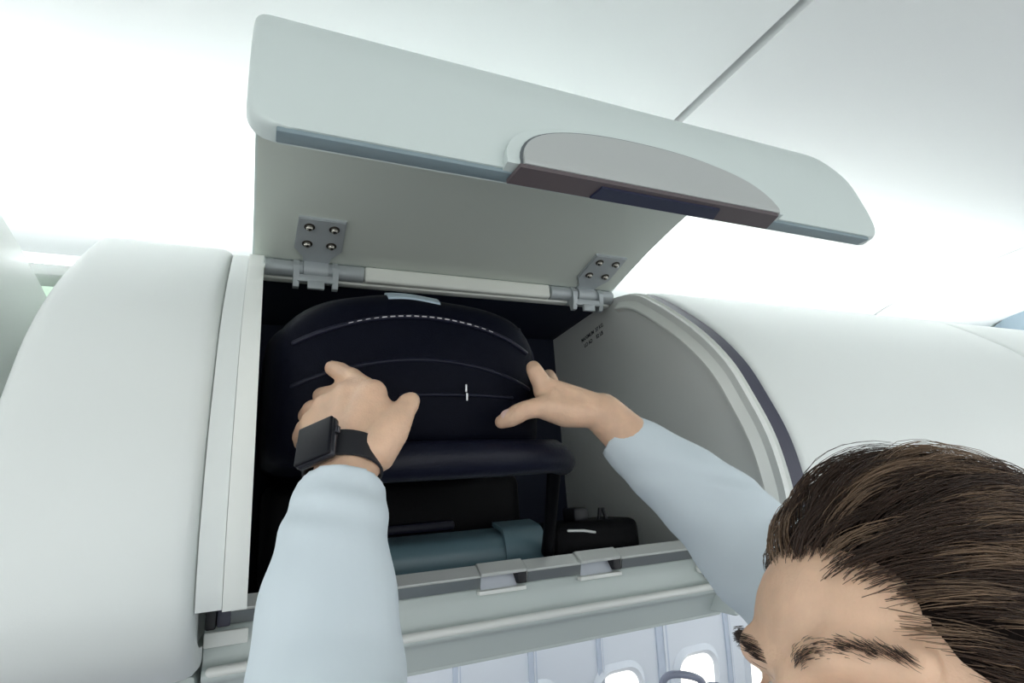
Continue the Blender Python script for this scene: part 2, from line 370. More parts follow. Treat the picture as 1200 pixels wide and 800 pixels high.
# load placard printed on the side panel
def text(name, body, size, mtx, m, parent):
    c = bpy.data.curves.new(name, 'FONT'); c.body = body; c.size = size; c.extrude = 0.0001; c.offset = 0.0003
    t = bpy.data.objects.new(name, c); col.objects.link(t); t.matrix_world = mtx
    bpy.context.view_layer.update()
    dg = bpy.context.evaluated_depsgraph_get(); me = bpy.data.meshes.new_from_object(t.evaluated_get(dg)); me.transform(mtx)
    bpy.data.objects.remove(t); me.materials.clear()
    return link(name, me, m, parent, smooth=False)
ta = math.radians(8)
ex = Vector((0, -math.cos(ta), math.sin(ta))); ey = Vector((0, math.sin(ta), math.cos(ta))); ez = Vector((-1, 0, 0))
def tm(y, z): return Matrix(((ex.x, ey.x, ez.x, W - .0004), (ex.y, ey.y, ez.y, y), (ex.z, ey.z, ez.z, z), (0, 0, 0, 1)))
text('placard_text', 'MAXIMUM  37 KG', .0115, tm(1.045, .305), 'ink', sp)
text('placard_text', 'LO AD     82 LB', .0115, tm(1.035, .291), 'ink', sp)

# ---- raised door
dp = catmull([(.929, .378), (.86, .399), (.78, .421), (.681, .442), (.60, .450), (.52, .442), (.447, .408), (.402, .353), (.382, .300), (.372, .255)], 7)
ds = 1.0 if offset(dp, .01)[20][1] > dp[20][1] else -1.0     # outward = up
seglen = np.concatenate([[0], np.cumsum(np.linalg.norm(np.diff(dp, axis=0), axis=1))]); dL = seglen[-1]
def door_shell(x0, x1, th):
    rr, er = .022, .010; nx = 40
    # u columns crowded at both ends
    us = np.concatenate([np.array([0, .001, .003, .006, .010, .016, .024]), np.linspace(.04, (x1 - x0) - .04, nx), (x1 - x0) - np.array([.024, .016, .010, .006, .003, .001, 0])])
    extra = np.linspace(dL - rr, dL, 9)
    vs = np.unique(np.concatenate([seglen, extra]))
    prof = np.stack([np.interp(vs, seglen, dp[:, 0]), np.interp(vs, seglen, dp[:, 1])], 1)
    outer = []; inner = []
    po = {}
    for u in us:
        e = min(u, (x1 - x0) - u); dr = er - math.sqrt(max(0, er * er - max(0, er - e) ** 2)) if e < er else 0
        g = (th * (1 - vs / dL))[:, None]; nn = offset(prof, ds) - prof
        o = prof + nn * (g - dr * 0.9); i = prof + nn * (g - th)
        for j, s in enumerate(vs):
            k = dL - s; ins = rr - math.sqrt(max(0, rr * rr - (rr - k) ** 2)) if k < rr else 0
            x = x0 + ins + u * ((x1 - x0 - 2 * ins) / (x1 - x0))
            outer.append((x, *o[j])); inner.append((x, *i[j]))
    n = len(vs); m = len(us); N = m * n; f = []
    for i in range(m - 1):
        for j in range(n - 1):
            q = (i * n + j, i * n + j + 1, (i + 1) * n + j + 1, (i + 1) * n + j); f += [q, tuple(N + t for t in q[::-1])]
    for j in range(n - 1):
        f += [(j, N + j, N + j + 1, j + 1), ((m - 1) * n + j, (m - 1) * n + j + 1, N + (m - 1) * n + j + 1, N + (m - 1) * n + j)]
    for i in range(m - 1):
        for e in (0, n - 1): f.append((i * n + e, (i + 1) * n + e, N + (i + 1) * n + e, N + i * n + e))
    return pyd(outer + inner, f)
door = link('door', door_shell(-.016, W + .004, .018), 'door', ob, sharp=50)
ii = len(dp) - 12
lg = (.018 * (1 - seglen / dL) - .018)[:, None] * (offset(dp, ds) - dp)
lin = dp + lg
link('door_liner', strip(offset(lin, -ds * .0003)[2:ii], offset(lin, -ds * .004)[2:ii], -.013, W - .002), 'liner', door)
box('edge_strip', 'stripgrey', door, .004, W - .022, .3735, .3885, .2512, .2553, .001)  # thin blue-grey strip along the door's lower edge
# latch housing: a dome-shaped panel proud of the lip, overhanging below
fro = dp + (.018 * (1 - seglen / dL))[:, None] * (offset(dp, ds) - dp); fl = np.concatenate([[0], np.cumsum(np.linalg.norm(np.diff(fro[::-1], axis=0), axis=1))]); frr = fro[::-1]
frn = (offset(dp, ds) - dp)[::-1]          # outward normal
def lip_pt(h, out):
    """point h metres up from the lip edge, 'out' metres proud of the door face"""
    y = np.interp(h, fl, frr[:, 0]); z = np.interp(h, fl, frr[:, 1]); ny = np.interp(h, fl, frn[:, 0]); nz = np.interp(h, fl, frn[:, 1])
    if h < 0: z += h; y += h * -.1
    return (y + ny * out, z + nz * out)
def dome(name, m, parent, xc, hw, hh, base, out_top, out_bot, n=36, rows=10, p=2.3, h0=-.004):
    v = []; f = []
    for i in range(n + 1):
        t = -1 + 2 * i / n; t = math.sin(t * math.pi / 2); x = xc + hw * t; top = h0 + (hh - h0) * max(0.0, 1 - abs(t) ** p) ** (1 / p)
        for j in range(rows + 1):
            h = h0 + (top - h0) * j / rows; w = 1 - j / rows
            out = out_top + (out_bot - out_top) * (1 - max(0, h) / hh) ** 1.2
            v.append((x, *lip_pt(h, out)))
    N = len(v)
    for i in range(n + 1):
        t = -1 + 2 * i / n; t = math.sin(t * math.pi / 2); x = xc + hw * t; top = h0 + (hh - h0) * max(0.0, 1 - abs(t) ** p) ** (1 / p)
        for j in range(rows + 1): v.append((x, *lip_pt(h0 + (top - h0) * j / rows, base)))
    r = rows + 1
    for i in range(n):
        for j in range(rows): q = (i * r + j, i * r + j + 1, (i + 1) * r + j + 1, (i + 1) * r + j); f += [q, tuple(N + t for t in q[::-1])]
        f += [(i * r, (i + 1) * r, N + (i + 1) * r, N + i * r), (i * r + rows, N + i * r + rows, N + (i + 1) * r + rows, (i + 1) * r + rows)]
    for j in range(rows): f += [(j, N + j, N + j + 1, j + 1), (n * r + j, n * r + j + 1, N + n * r + j + 1, N + n * r + j)]
    me = pyd(v, f); bm = bmesh.new(); bm.from_mesh(me); bmesh.ops.remove_doubles(bm, verts=bm.verts, dist=1e-6); bm.to_mesh(me); bm.free()
    return link(name, me, m, parent, sharp=35)
dome('latch_bezel', 'door', door, .332, .156, .068, -.002, .0015, .009, h0=-.002)
dome('latch_gap', 'line', door, .334, .1465, .0635, -.001, .0022, .0105, h0=-.003)
dome('latch_paddle', 'handle', door, .334, .1445, .0615, .0, .0032, .0135, h0=-.004)
def under_strip(name, m, x0, x1, o0, o1, h):
    a = lip_pt(h, o0); b = lip_pt(h, o1)
    v = [(x0, *a), (x1, *a), (x1 - .004, *b), (x0 + .004, *b)]; v += [(p[0], p[1], p[2] - .0035) for p in v]
    return link(name, pyd(v, [(0, 1, 2, 3), (7, 6, 5, 4), (0, 4, 5, 1), (1, 5, 6, 2), (2, 6, 7, 3), (3, 7, 4, 0)]), m, door, smooth=False)
under_strip('latch_under_shade', 'under', .182, .480, -.008, .0125, -.004)  # dark strip carries the shade of the down-facing side
under_strip('latch_recess', 'recess', .262, .405, -.006, .0085, -.0060)

# ---- hinges
def hinge(xc, tx0, tx1, ti):
    hx = empty('hinge', (xc, .92, .36)); hx.parent = ob; hx.matrix_parent_inverse = Matrix.Translation(-ob.location)
    hx.location = (xc, .92, .36)
    def prt(name, me, m, sharp=35):
        o = link(name, me, m, None, sharp=sharp); o.parent = hx; o.matrix_parent_inverse = Matrix.Translation((-xc, -.92, -.36)); return o
    def on_liner(s, u, d):   # s metres from the pivot along the door, u along x, d below the liner
        q = offset(lin, -ds * (.004 + d)); y = np.interp(s, seglen, q[:, 0]); z = np.interp(s, seglen, q[:, 1]); return Vector((xc + u, y, z))
    # plate: hexagonal outline, narrowing to the knuckle
    out = [(-.034, .128), (.034, .128), (.036, .055), (.020, .036), (.020, .010), (-.020, .010), (-.020, .036), (-.036, .055)]
    v = [on_liner(s, u, .0) for u, s in out] + [on_liner(s, u, .005) for u, s in out]; n = len(out)
    bm = bmesh.new(); vv = [bm.verts.new(p) for p in v]
    bm.faces.new(vv[:n]); bm.faces.new(vv[n:][::-1])
    for i in range(n): bm.faces.new((vv[i], vv[(i + 1) % n], vv[n + (i + 1) % n], vv[n + i]))
    bmesh.ops.bevel(bm, geom=[e for e in bm.edges if e.verts[0] in vv[n:] and e.verts[1] in vv[n:]], offset=.0015, segments=2, affect='EDGES')
    prt('hinge_plate', me_from(bm), 'hinge')
    for u in (-.018, .018):
        for s in (.070, .110):
            c = on_liner(s, u, .005); d = (on_liner(s, u, .006) - on_liner(s, u, .0)).normalized()
            prt('washer', me_from(tube(bmesh.new(), [c - d * .001, c + d * .0012], .0078, 18, (True, True))), 'screwdark')
            bm = bmesh.new(); tube(bm, [c, c + d * .002], .0056, 16, (True, False)); prt('screw', me_from(bm), 'screw')
    prt('knuckle', me_from(tube(bmesh.new(), [(xc - .019, .915, .366), (xc + .019, .915, .366)], .0165, 24, (True, True))), 'hinge')
    prt('pivot_tube', me_from(tube(bmesh.new(), [(tx0, .915, .366), (xc - .0195, .915, .366)], .0135, 24, (True, True))), 'hinge')
    prt('pivot_tube', me_from(tube(bmesh.new(), [(xc + .0195, .915, .366), (tx1, .915, .366)], .0135, 24, (True, True))), 'hinge')
    for s in (-1, 1):
        x = xc + s * .030
        yz = [(.937, .372), (.905, .378), (.896, .366), (.897, .346), (.903, .332), (.912, .331), (.916, .345), (.937, .350)]
        prt('hinge_arm', plate(yz, x - .0045, x + .0045), 'hinge')
    prt('cross_plate', me_from(box_bm(xc - .029, xc + .029, .898, .906, .340, .352, .0015)), 'hinge')
    prt('stop_tab', me_from(box_bm(xc - .013, xc + .013, .896, .904, .328, .342, .0015)), 'hinge')
hinge(.079, .003, .1555, 0)
hinge(.592, .5135, .656, 1)

# ------------------------------------------------------------------ luggage in the bin
BX0, BX1, BY0, BY1, BZ0, BZ1 = .005, .352, .640, 1.06, .032, .245
def bag_front(x, z):   # bulging front face
    u = (x - (BX0 + BX1) / 2) / ((BX1 - BX0) / 2); w = (z - (BZ0 + BZ1) / 2) / ((BZ1 - BZ0) / 2)
    return BY0 - .012 * max(0, 1 - u * u) * max(0, 1 - w * w)
def bag_top(x):
    u = (x - (BX0 + BX1) / 2) / ((BX1 - BX0) / 2); return BZ1 + .006 - .040 * abs(u) ** 2.2
bag = empty('duffel_bag', ((BX0 + BX1) / 2, .85, BZ0)); tag(bag, 'dark navy soft cabin bag being pushed into the open bin', 'bag')
bm = bmesh.new(); nx, nz, ny = 30, 20, 14
def bag_pt(a, b, c):   # unit cube -> rounded bag
    x = BX0 + (BX1 - BX0) * a; top = bag_top(x); z = BZ0 + (top - BZ0) * c; y = BY0 + (BY1 - BY0) * b
    # super-ellipse rounding towards the edges
    p = Vector((2 * a - 1, 2 * b - 1, 2 * c - 1)); k = 7
    r = (abs(p.x) ** k + abs(p.y) ** k + abs(p.z) ** k) ** (1 / k); mx = max(abs(p.x), abs(p.y), abs(p.z))
    s = mx / r if r else 1
    cx, cy, cz = (BX0 + BX1) / 2, (BY0 + BY1) / 2, (BZ0 + top) / 2
    q = Vector((cx + (x - cx) * s, cy + (y - cy) * s, cz + (z - cz) * s))
    if b < .5: q.y += (bag_front(q.x, q.z) - BY0) * (1 - 2 * b)
    q += Vector((0, 0, 1)) * 0.004 * noise.noise(q * 14) + Vector((0, 1, 0)) * .004 * noise.noise(q * 17 + Vector((3, 1, 7)))
    return q
def face_grid(fn, n, m):
    g = [[bm.verts.new(fn(i / n, j / m)) for j in range(m + 1)] for i in range(n + 1)]
    for i in range(n):
        for j in range(m): bm.faces.new((g[i][j], g[i + 1][j], g[i + 1][j + 1], g[i][j + 1]))
face_grid(lambda s, t: bag_pt(s, 0, t), nx, nz); face_grid(lambda s, t: bag_pt(s, 1, t), nx, nz)
face_grid(lambda s, t: bag_pt(s, t, 0), nx, ny); face_grid(lambda s, t: bag_pt(s, t, 1), nx, ny)
face_grid(lambda s, t: bag_pt(0, s, t), ny, nz); face_grid(lambda s, t: bag_pt(1, s, t), ny, nz)
bmesh.ops.remove_doubles(bm, verts=bm.verts, dist=.0004)
bag_body = link('body', me_from(bm), 'navy', bag, sharp=70)
def arc(z_edge, rise, x0, x1, n, y_off):
    out = []
    for i in range(n + 1):
        t = i / n; x = x0 + (x1 - x0) * t; z = z_edge + rise * (1 - (2 * t - 1) ** 2)
        out.append(Vector((x, bag_front(x, z) + y_off, z)))
    return out
def on_bag(pts_px):   # convenience: px list -> on bag front plane
    o = []
    for px, py in pts_px:
        d = P(px, py, 1.0); s = BY0 / d.y; q = d * s; s = (bag_front(q.x, q.z) - .003) / d.y; o.append(d * s)
    return o
from mathutils.bvhtree import BVHTree
bt = BVHTree.FromPolygons([v.co[:] for v in bag_body.data.vertices], [p.vertices[:] for p in bag_body.data.polygons])
def drop(x, y): return bt.ray_cast(Vector((x, y, .40)), Vector((0, 0, -1)))[0]
def press(p, out): return bt.ray_cast(Vector((p.x, .5, p.z)), Vector((0, 1, 0)))[0] - Vector((0, out, 0))
for nm, zz, rr_, off, mt in (('piping', .170, .036, .001, 'piping'), ('pocket_seam', .122, .030, -.001, 'navy2')):
    tube_obj(nm, mt, bag, [press(p, off) for p in arc(zz, rr_, .035, .320, 24, 0)], .0028)
# dashed white stitching along the upper piping
st = [press(p, .0042) for p in arc(.170, .036, .035, .320, 60, 0)]
for i in range(12, 50, 2): tube_obj('stitch', 'stitch', bag, [st[i], st[i].lerp(st[i + 1], .95)], .0008 if 18 < i < 44 else .0005, 6)
tube_obj('side_piping', 'piping', bag, [press(Vector((x, 0, z)), .001) for x, z in ((.314, .203), (.328, .199), (.336, .190), (.338, .17), (.338, .13), (.338, .09))], .0016)
# pale patch standing in for sheen on the top, zip and its pull
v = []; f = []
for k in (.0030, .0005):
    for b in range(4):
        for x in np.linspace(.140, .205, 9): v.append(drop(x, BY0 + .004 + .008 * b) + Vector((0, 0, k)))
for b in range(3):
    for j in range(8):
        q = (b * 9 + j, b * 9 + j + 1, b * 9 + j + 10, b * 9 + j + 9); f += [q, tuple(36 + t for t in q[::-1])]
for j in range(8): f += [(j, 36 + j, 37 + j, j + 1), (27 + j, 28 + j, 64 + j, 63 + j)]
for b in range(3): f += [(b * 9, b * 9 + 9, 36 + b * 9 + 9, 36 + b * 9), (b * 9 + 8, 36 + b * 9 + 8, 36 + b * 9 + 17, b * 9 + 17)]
link('sheen_patch', pyd(v, f), 'tag', bag)  # painted highlight laid over the bag fabric
tube_obj('zip', 'piping', bag, on_bag([(470, 463), (510, 462), (560, 463), (600, 466)]), .0020)
q = on_bag([(545, 452), (545, 459), (546, 462), (546, 469)])
zp = tube_obj('zip_pull', 'pull', bag, [q[0] - Vector((0, .004, 0)), q[1] - Vector((0, .004, 0))], .0012, 8)
tube_obj('pull_tip', 'pull', zp, [q[2] - Vector((0, .004, 0)), q[3] - Vector((0, .004, 0))], .0012, 8)
# padded carry roll across the bottom of the front, with its end strap
tube_obj('carry_roll', 'navy2', bag, [(.07, .640, .034), (.16, .628, .036), (.26, .628, .036), (.345, .640, .036), (.368, .660, .030)], [.020, .022, .022, .021, .018], 20)
tube_obj('strap', 'case', bag, [(.362, .668, .030), (.372, .70, -.01), (.385, .74, -.055), (.392, .765, -.09)], [.010, .009, .009, .010], 10)

uc = empty('suitcase', (.2, .98, -.125)); tag(uc, 'black suitcase lying flat in the dark underneath the navy bag', 'suitcase')
box('body', 'case', uc, .012, .40, .855, 1.165, -.118, .028, .022, 4)
for x in (.05, .36): box('foot', 'case', uc, x - .012, x + .012, .87, .90, -.125, -.117, .002)
box('side_handle', 'navy2', uc, .13, .28, .842, .858, -.055, -.040, .005)
sl = empty('laptop_sleeve', (.28, .80, -.12)); tag(sl, 'slate-blue flat sleeve lying inside behind the sill bar', 'sleeve')
def slab(name, x0, x1, dy, dz):
    a = catmull([(.785, -.1235), (.781, -.100), (.785, -.080), (.797, -.068), (.830, -.060)], 6) + [dy, dz]
    o = 1 if offset(a, .01)[12][1] < a[12][1] else -1
    return link(name, strip(a, offset(a, o * .006), x0, x1), 'sleeve', sl, sharp=60)
slab('panel', .150, .338, 0, .004); slab('raised_flap', .333, .396, -.003, .0125)
pc = empty('pouch', (.48, .80, -.125)); tag(pc, 'small black zipped pouch at the right end of the bin floor', 'pouch')
box('body', 'case', pc, .405, .560, .768, .868, -.124, -.056, .014, 4)
tube_obj('zip', 'bar', pc, [(.430, .7685, -.066), (.455, .7665, -.068), (.475, .768, -.072)], .0020, 8)
box('buckle', 'black', pc, .455, .482, .79, .83, -.057, -.036, .005)
tube_obj('loop', 'black', pc, [(.505, .80, -.056), (.508, .80, -.040), (.515, .802, -.040), (.518, .80, -.056)], .003, 8)

# ------------------------------------------------------------------ seat below the windows: only the grey grab loop reaches into view
se = empty('airline_seat', (.86, 1.18, FLOOR)); tag(se, 'airline seat with a grey grab loop on its headrest below the windows', 'seat')
gl = [P(775, 812, 1.22), P(778, 796, 1.22), P(788, 790, 1.22), P(806, 791, 1.22), P(820, 796, 1.23), P(826, 806, 1.23), P(828, 815, 1.23)]
tube_obj('grab_loop', 'seatgrey', se, [Vector(p) for p in catmull([tuple(g) for g in gl], 4)], .0075, 10)
zt = min(g.z for g in gl)
box('headrest', 'seat', se, .70, 1.02, gl[3].y - .02, gl[3].y + .08, zt - .30, zt + .004, .03, 4)
box('backrest', 'seat', se, .66, 1.06, gl[3].y - .03, gl[3].y + .10, FLOOR + .40, zt - .27, .035, 4)
box('cushion', 'seat', se, .62, 1.10, gl[3].y - .45, gl[3].y + .08, FLOOR + .32, FLOOR + .46, .04, 4) if False else box('cushion', 'seat', se, .66, 1.06 + .45, gl[3].y - .03, gl[3].y + .26, FLOOR + .32, FLOOR + .46, .04, 4)
for x in (.70, 1.02): box('leg', 'seatgrey', se, x - .02, x + .02, gl[3].y + .01, gl[3].y + .07, FLOOR, FLOOR + .33, .004)

# ------------------------------------------------------------------ the man
man = empty('person', (.40, .10, FLOOR))
tag(man, 'man with short brown hair in a light blue shirt lifting a bag', 'person')
HC = Vector((.340, .215, -.139)); HS = 1.0
yaw, pit, rol = math.radians(80), math.radians(5), math.radians(9)
hf = Vector((-math.sin(yaw) * math.cos(pit), math.cos(yaw) * math.cos(pit), math.sin(pit)))
hl = Vector((-math.cos(yaw), -math.sin(yaw), 0)); hu = hf.cross(hl) * -1
if hu.z < 0: hu = -hu
hl, hu = hl * math.cos(rol) + hu * math.sin(rol), hu * math.cos(rol) - hl * math.sin(rol)
HR = Matrix((hf, hl, hu)).transposed()          # head frame: forward, left, up
def H(f, l, u): return HC + HR @ Vector((f, l, u)) * HS
def hell(bm, f, l, u, rf, rl, ru, **k): ell(bm, H(f, l, u), (rf * HS, rl * HS, ru * HS), HR, **k)

body = bmesh.new()
hell(body, -.010, 0, .030, .099, .077, .098, seg=40, rings=28)
hell(body, .032, 0, .048, .063, .064, .058)
hell(body, .030, 0, -.045, .057, .056, .078, seg=32, rings=20)
hell(body, .066, 0, -.104, .026, .030, .022)
tube(body, [H(.090, 0, .032), H(.100, 0, -.005), H(.112, 0, -.030)], [.009, .010, .013])
for s in (-1, 1):
    tube(body, [H(.088, s * .010, .036), H(.087, s * .028, .043), H(.068, s * .053, .038)], [.010, .012, .010])
    hell(body, .060, s * .040, -.020, .028, .024, .024)
    hell(body, .100, s * .012, -.034, .011, .009, .009)
    hell(body, -.014, s * .080, -.004, .020, .009, .033)
    tube(body, [H(.072, s * .020, .018), H(.072, s * .044, .016)], [.010, .010])
tube(body, [H(.078, -.020, -.062), H(.088, 0, -.060), H(.078, .020, -.062)], [.006, .008, .006])
tube(body, [H(.076, -.018, -.074), H(.086, 0, -.074), H(.076, .018, -.074)], [.006, .009, .006])
NB = Vector((.375, .115, -.315))
tube(body, [H(-.025, 0, -.02), H(-.03, 0, -.08), NB], [.056, .054, .060], 20)
SL, SR = Vector((.185, .105, -.345)), Vector((.560, .205, -.315))
CH = Vector((.375, .10, -.46)); PV = Vector((.40, .06, -.82))
tube(body, [SL, NB + Vector((0, 0, -.03)), SR], [.045, .055, .045], 16)
tube(body, [CH + Vector((0, 0, .06)), CH, PV], [.10, .12, .12], 20, sx=1.15, ref=(1, .2, 0))
# arms
LW = P(405, 546, .500); LE = P(384, 880, .315)
RW = P(706, 484, .695); RE = P(885, 650, .61)
tube(body, [SL, SL.lerp(LE, .5), LE, LE.lerp(LW, .35), LE.lerp(LW, .75), LW], [.045, .040, .036, .036, .030, .0265], 20)
tube(body, [SR, SR.lerp(RE, .5), RE, RE.lerp(RW, .35), RE.lerp(RW, .75), RW], [.045, .040, .036, .035, .029, .0255], 20)
# legs
HIPL, HIPR = PV + Vector((-.09, -.02, -.02)), PV + Vector((.09, .02, -.02))
for hp in (HIPL, HIPR):
    kn = Vector((hp.x, hp.y + .01, FLOOR + .48)); an = Vector((hp.x, hp.y - .02, FLOOR + .09))
    tube(body, [hp, kn, an], [.075, .048, .035], 14)
# left hand (back of the hand towards the camera, index stretched up-left, thumb out to the right)
def chain(pts, r): tube(body, pts, r, 12)
LI, LMd, LRg, LPk = P(436, 462, .548), P(408, 464, .560), P(384, 478, .562), P(368, 496, .556)
for a, r in ((LI, .0155), (LMd, .0165), (LRg, .016), (LPk, .014)):
    tube(body, [LW.lerp(a, .05), LW.lerp(a, .55), a], [.022, .019, r], 14)
tube(body, [LI, LMd, LRg, LPk], [.0135, .0145, .0135, .012], 12)
chain([LI, P(430, 456, .556), P(421, 450, .568), P(411, 443, .581), P(404, 439, .590), P(398, 435, .598), P(389, 431, .607)], [.0135, .0118, .0112, .0118, .0104, .0104, .0086])
chain([LMd, P(390, 463, .590), P(377, 464, .612), P(373, 468, .632)], [.013, .0112, .0102, .0088])
chain([LRg, P(366, 480, .588), P(359, 488, .610), P(360, 497, .625)], [.0125, .0108, .0098, .0085])
chain([LPk, P(357, 502, .575), P(352, 512, .590), P(353, 520, .602)], [.0112, .0098, .0088, .0078])
LT = P(440, 528, .508)
tube(body, [LW.lerp(LT, .4), LT, P(460, 503, .520), P(470, 486, .532)], [.020, .021, .0165, .0130], 14)
tube(body, [LT, P(450, 490, .535), LI], [.018, .016, .012], 14)
chain([P(464, 498, .524), P(473, 482, .536), P(479, 472, .546), P(481, 470, .549)], [.0145, .0112, .0112, .0098])
for a in (LI, LMd, LRg, LPk):        # knuckles and tendons on the back of the hand
    n_ = (-a).normalized() * .8 + Vector((0, 0, .5)); ell(body, a + n_ * .0085, (.0085, .0085, .0075))
    tube(body, [LW.lerp(a, .40) + n_ * .0135, LW.lerp(a, .75) + n_ * .0135, a + n_ * .009], [.0040, .0048, .0045], 10)
# right hand: thumb in front of the bag, fingers round its side
RI, RMd, RRg, RPk = P(640, 457, .690), P(646, 461, .712), P(651, 468, .728), P(657, 476, .735)
for a, r in ((RI, .0165), (RMd, .0155), (RRg, .0145), (RPk, .013)):
    tube(body, [RW.lerp(a, .05), RW.lerp(a, .55), a], [.022, .0195, r], 14)
tube(body, [RI, RMd, RRg, RPk], [.0145, .0145, .0135, .012], 12)
chain([RI, P(632, 444, .690), P(627, 435, .694), P(625, 431, .702)], [.0135, .0118, .0108, .0098])
chain([RMd, P(645, 447, .742), P(643, 441, .775), P(642, 440, .80)], [.0130, .0112, .0102, .0090])
chain([RRg, P(651, 458, .758), P(650, 452, .790), P(649, 450, .81)], [.0125, .0108, .0098, .0088])
chain([RPk, P(658, 470, .765), P(657, 467, .79), P(656, 466, .805)], [.0112, .0098, .0088, .0080])
RT = P(662, 482, .678)
tube(body, [RW.lerp(RT, .3), RT, P(638, 477, .668)], [.019, .0195, .0150], 14)
tube(body, [RT, P(645, 466, .68), RI], [.017, .015, .0125], 14)
chain([P(640, 477, .669), P(626, 478, .665), P(614, 481, .663), P(606, 485, .662), P(597, 490, .662), P(588, 494, .663)], [.0145, .0120, .0116, .0122, .0112, .0088])
bo = link('body', remesh(body, .0028, 4, .5), 'skin', man, sharp=180)
# nails
def nail(parent, c, d, n, w, l):
    d = d.normalized(); n = (n - d * n.dot(d)).normalized(); s = d.cross(n)
    v = []; f = []
    for i in range(5):
        for j in range(5):
            a, b = i / 2 - 1, j / 2 - 1; k = 1 - .25 * (abs(a) ** 3)
            v.append(c + d * (l * a * (1 - .1 * b * b)) + s * (w * b * k) + n * (-.0022 * b * b))
    f = [(i * 5 + j, i * 5 + j + 1, i * 5 + j + 6, i * 5 + j + 5) for i in range(4) for j in range(4)]
    v += [p - n * .0012 for p in v]; f += [tuple(25 + t for t in q[::-1]) for q in f]
    return link('nail', pyd(v, f), 'nail', parent)
tn = P(591, 492, .662); nail(bo, tn + Vector((-.001, -.0100, .0055)), P(588, 494, .663) - P(605, 486, .662), Vector((0, -1, .3)), .0062, .0068)
tn = P(392, 432, .603); nail(bo, tn + Vector((0, -.0085, .003)), P(389, 431, .607) - P(408, 441, .585), Vector((-.1, -1, .3)), .0055, .0060)
# eyes, lips, brows
for s in (-1, 1):
    e = bmesh.new(); hell(e, .0735, s * .032, .014, .0125, .0135, .0125, seg=20, rings=14); eo = link('eye', me_from(e), 'eyew', man)
    i_ = bmesh.new(); hell(i_, .0845, s * .032, .012, .0025, .006, .006, seg=16, rings=10); link('iris', me_from(i_), 'iris', eo)
bm = bmesh.new(); tube(bm, [H(.0815, -.022, -.0675), H(.0945, 0, -.0672), H(.0815, .022, -.0675)], [.002, .0045, .002], 10); link('lips', me_from(bm), 'lip', man)

# shirt
sh = bmesh.new()
tube(sh, [SL, SL.lerp(LE, .5), LE, P(384, 800, .352), P(386, 690, .405), P(391, 640, .432), P(396, 605, .455), P(399, 576, .474)], [.062, .055, .052, .0490, .0465, .0420, .0392, .0375], 28, (False, True))
tube(sh, [SR, SR.lerp(RE, .55), RE, P(845, 603, .635), P(800, 566, .655), P(724, 508, .690)], [.064, .062, .060, .0550, .0480, .0325], 28, (False, True))
tube(sh, [SL + Vector((.01, 0, -.005)), NB + Vector((0, 0, -.045)), SR + Vector((-.01, 0, -.005))], [.060, .070, .062], 20)
tube(sh, [CH + Vector((0, 0, .07)), CH, CH.lerp(PV, .6), PV + Vector((0, 0, -.03))], [.115, .135, .130, .130], 28, (False, True), sx=1.2, ref=(1, .25, 0))
tube(sh, [NB + Vector((0, 0, -.03)), NB + Vector((-.004, .004, .035))], [.075, .068], 24, (False, True))
so = link('shirt', remesh(sh, .0038, 2, .5), 'shirt', man, sharp=180)
me = so.data
n_ = len(me.vertices); co = np.empty(n_ * 3); no = np.empty(n_ * 3); me.vertices.foreach_get('co', co); me.vertices.foreach_get('normal', no)
co = co.reshape(-1, 3); no = no.reshape(-1, 3)
co += no * (.0016 * np.sin(co[:, 0] * 70 + 3 * np.sin(co[:, 2] * 45) + co[:, 2] * 60) * np.sin(co[:, 1] * 38 + co[:, 2] * 30))[:, None]
me.vertices.foreach_set('co', co.ravel()); me.update()
tr = bmesh.new()
tube(tr, [PV + Vector((0, 0, .06)), PV + Vector((0, 0, -.06))], [.132, .130], 24, (True, False), sx=1.15, ref=(1, .2, 0))
for hp in (HIPL, HIPR):
    tube(tr, [hp, Vector((hp.x, hp.y + .01, FLOOR + .48)), Vector((hp.x, hp.y - .01, FLOOR + .07))], [.098, .074, .066], 18, (False, True))
link('trousers', remesh(tr, .010, 3), 'trouser', man, sharp=180)
for hp in (HIPL, HIPR):
    s = bmesh.new(); tube(s, [(hp.x, hp.y - .06, FLOOR + .042), (hp.x, hp.y + .06, FLOOR + .040), (hp.x, hp.y + .17, FLOOR + .034)], [.042, .040, .034], 16)
    link('shoe', remesh(s, .008, 2), 'shoe', man, sharp=180)

# ---- hair: a dark base shell and individual strands
SKC = np.array([-.010, 0, .030]); SKR = np.array([.099, .077, .098])
def hair_line(f, l):
    """lowest u that carries hair at head position (f, l)"""
    a = math.degrees(math.atan2(l, f + .01)); x = (0, 20, 35, 50, 62, 72, 82, 88, 105, 118, 135, 180)
    low = (.080, .068, .048, .030, .014, -.012, -.015, .012, .012, -.02, -.055, -.065)      # his left: hair falls towards the temple
    high = (.080, .080, .072, .056, .030, -.012, -.015, .012, .012, -.02, -.055, -.065)     # his right: brushed away
    return float(np.interp(abs(a), x, low if a > 0 else high))
def on_skull(th, ph, k=1.0):
    d = np.array([math.cos(th) * math.cos(ph), math.sin(ph) * math.cos(th), math.sin(th)]); return SKC + SKR * d * k, d / SKR / np.linalg.norm(d / SKR)
def has_hair(p): return p[2] > hair_line(p[0], p[1])
bm = bmesh.new(); g = {}
NT, NP = 60, 120
for i in range(NT + 1):
    th = math.radians(-62 + 152 * i / NT)
    for j in range(NP):
        p, nn = on_skull(th, 2 * math.pi * j / NP)
        h = p[2] - hair_line(p[0], p[1]); k = max(-.012, min(.0045, h * .5 - .002))
        g[i, j] = bm.verts.new(H(*(p + nn * k)))
for i in range(NT):
    for j in range(NP): bm.faces.new((g[i, j], g[i, (j + 1) % NP], g[i + 1, (j + 1) % NP], g[i + 1, j]))
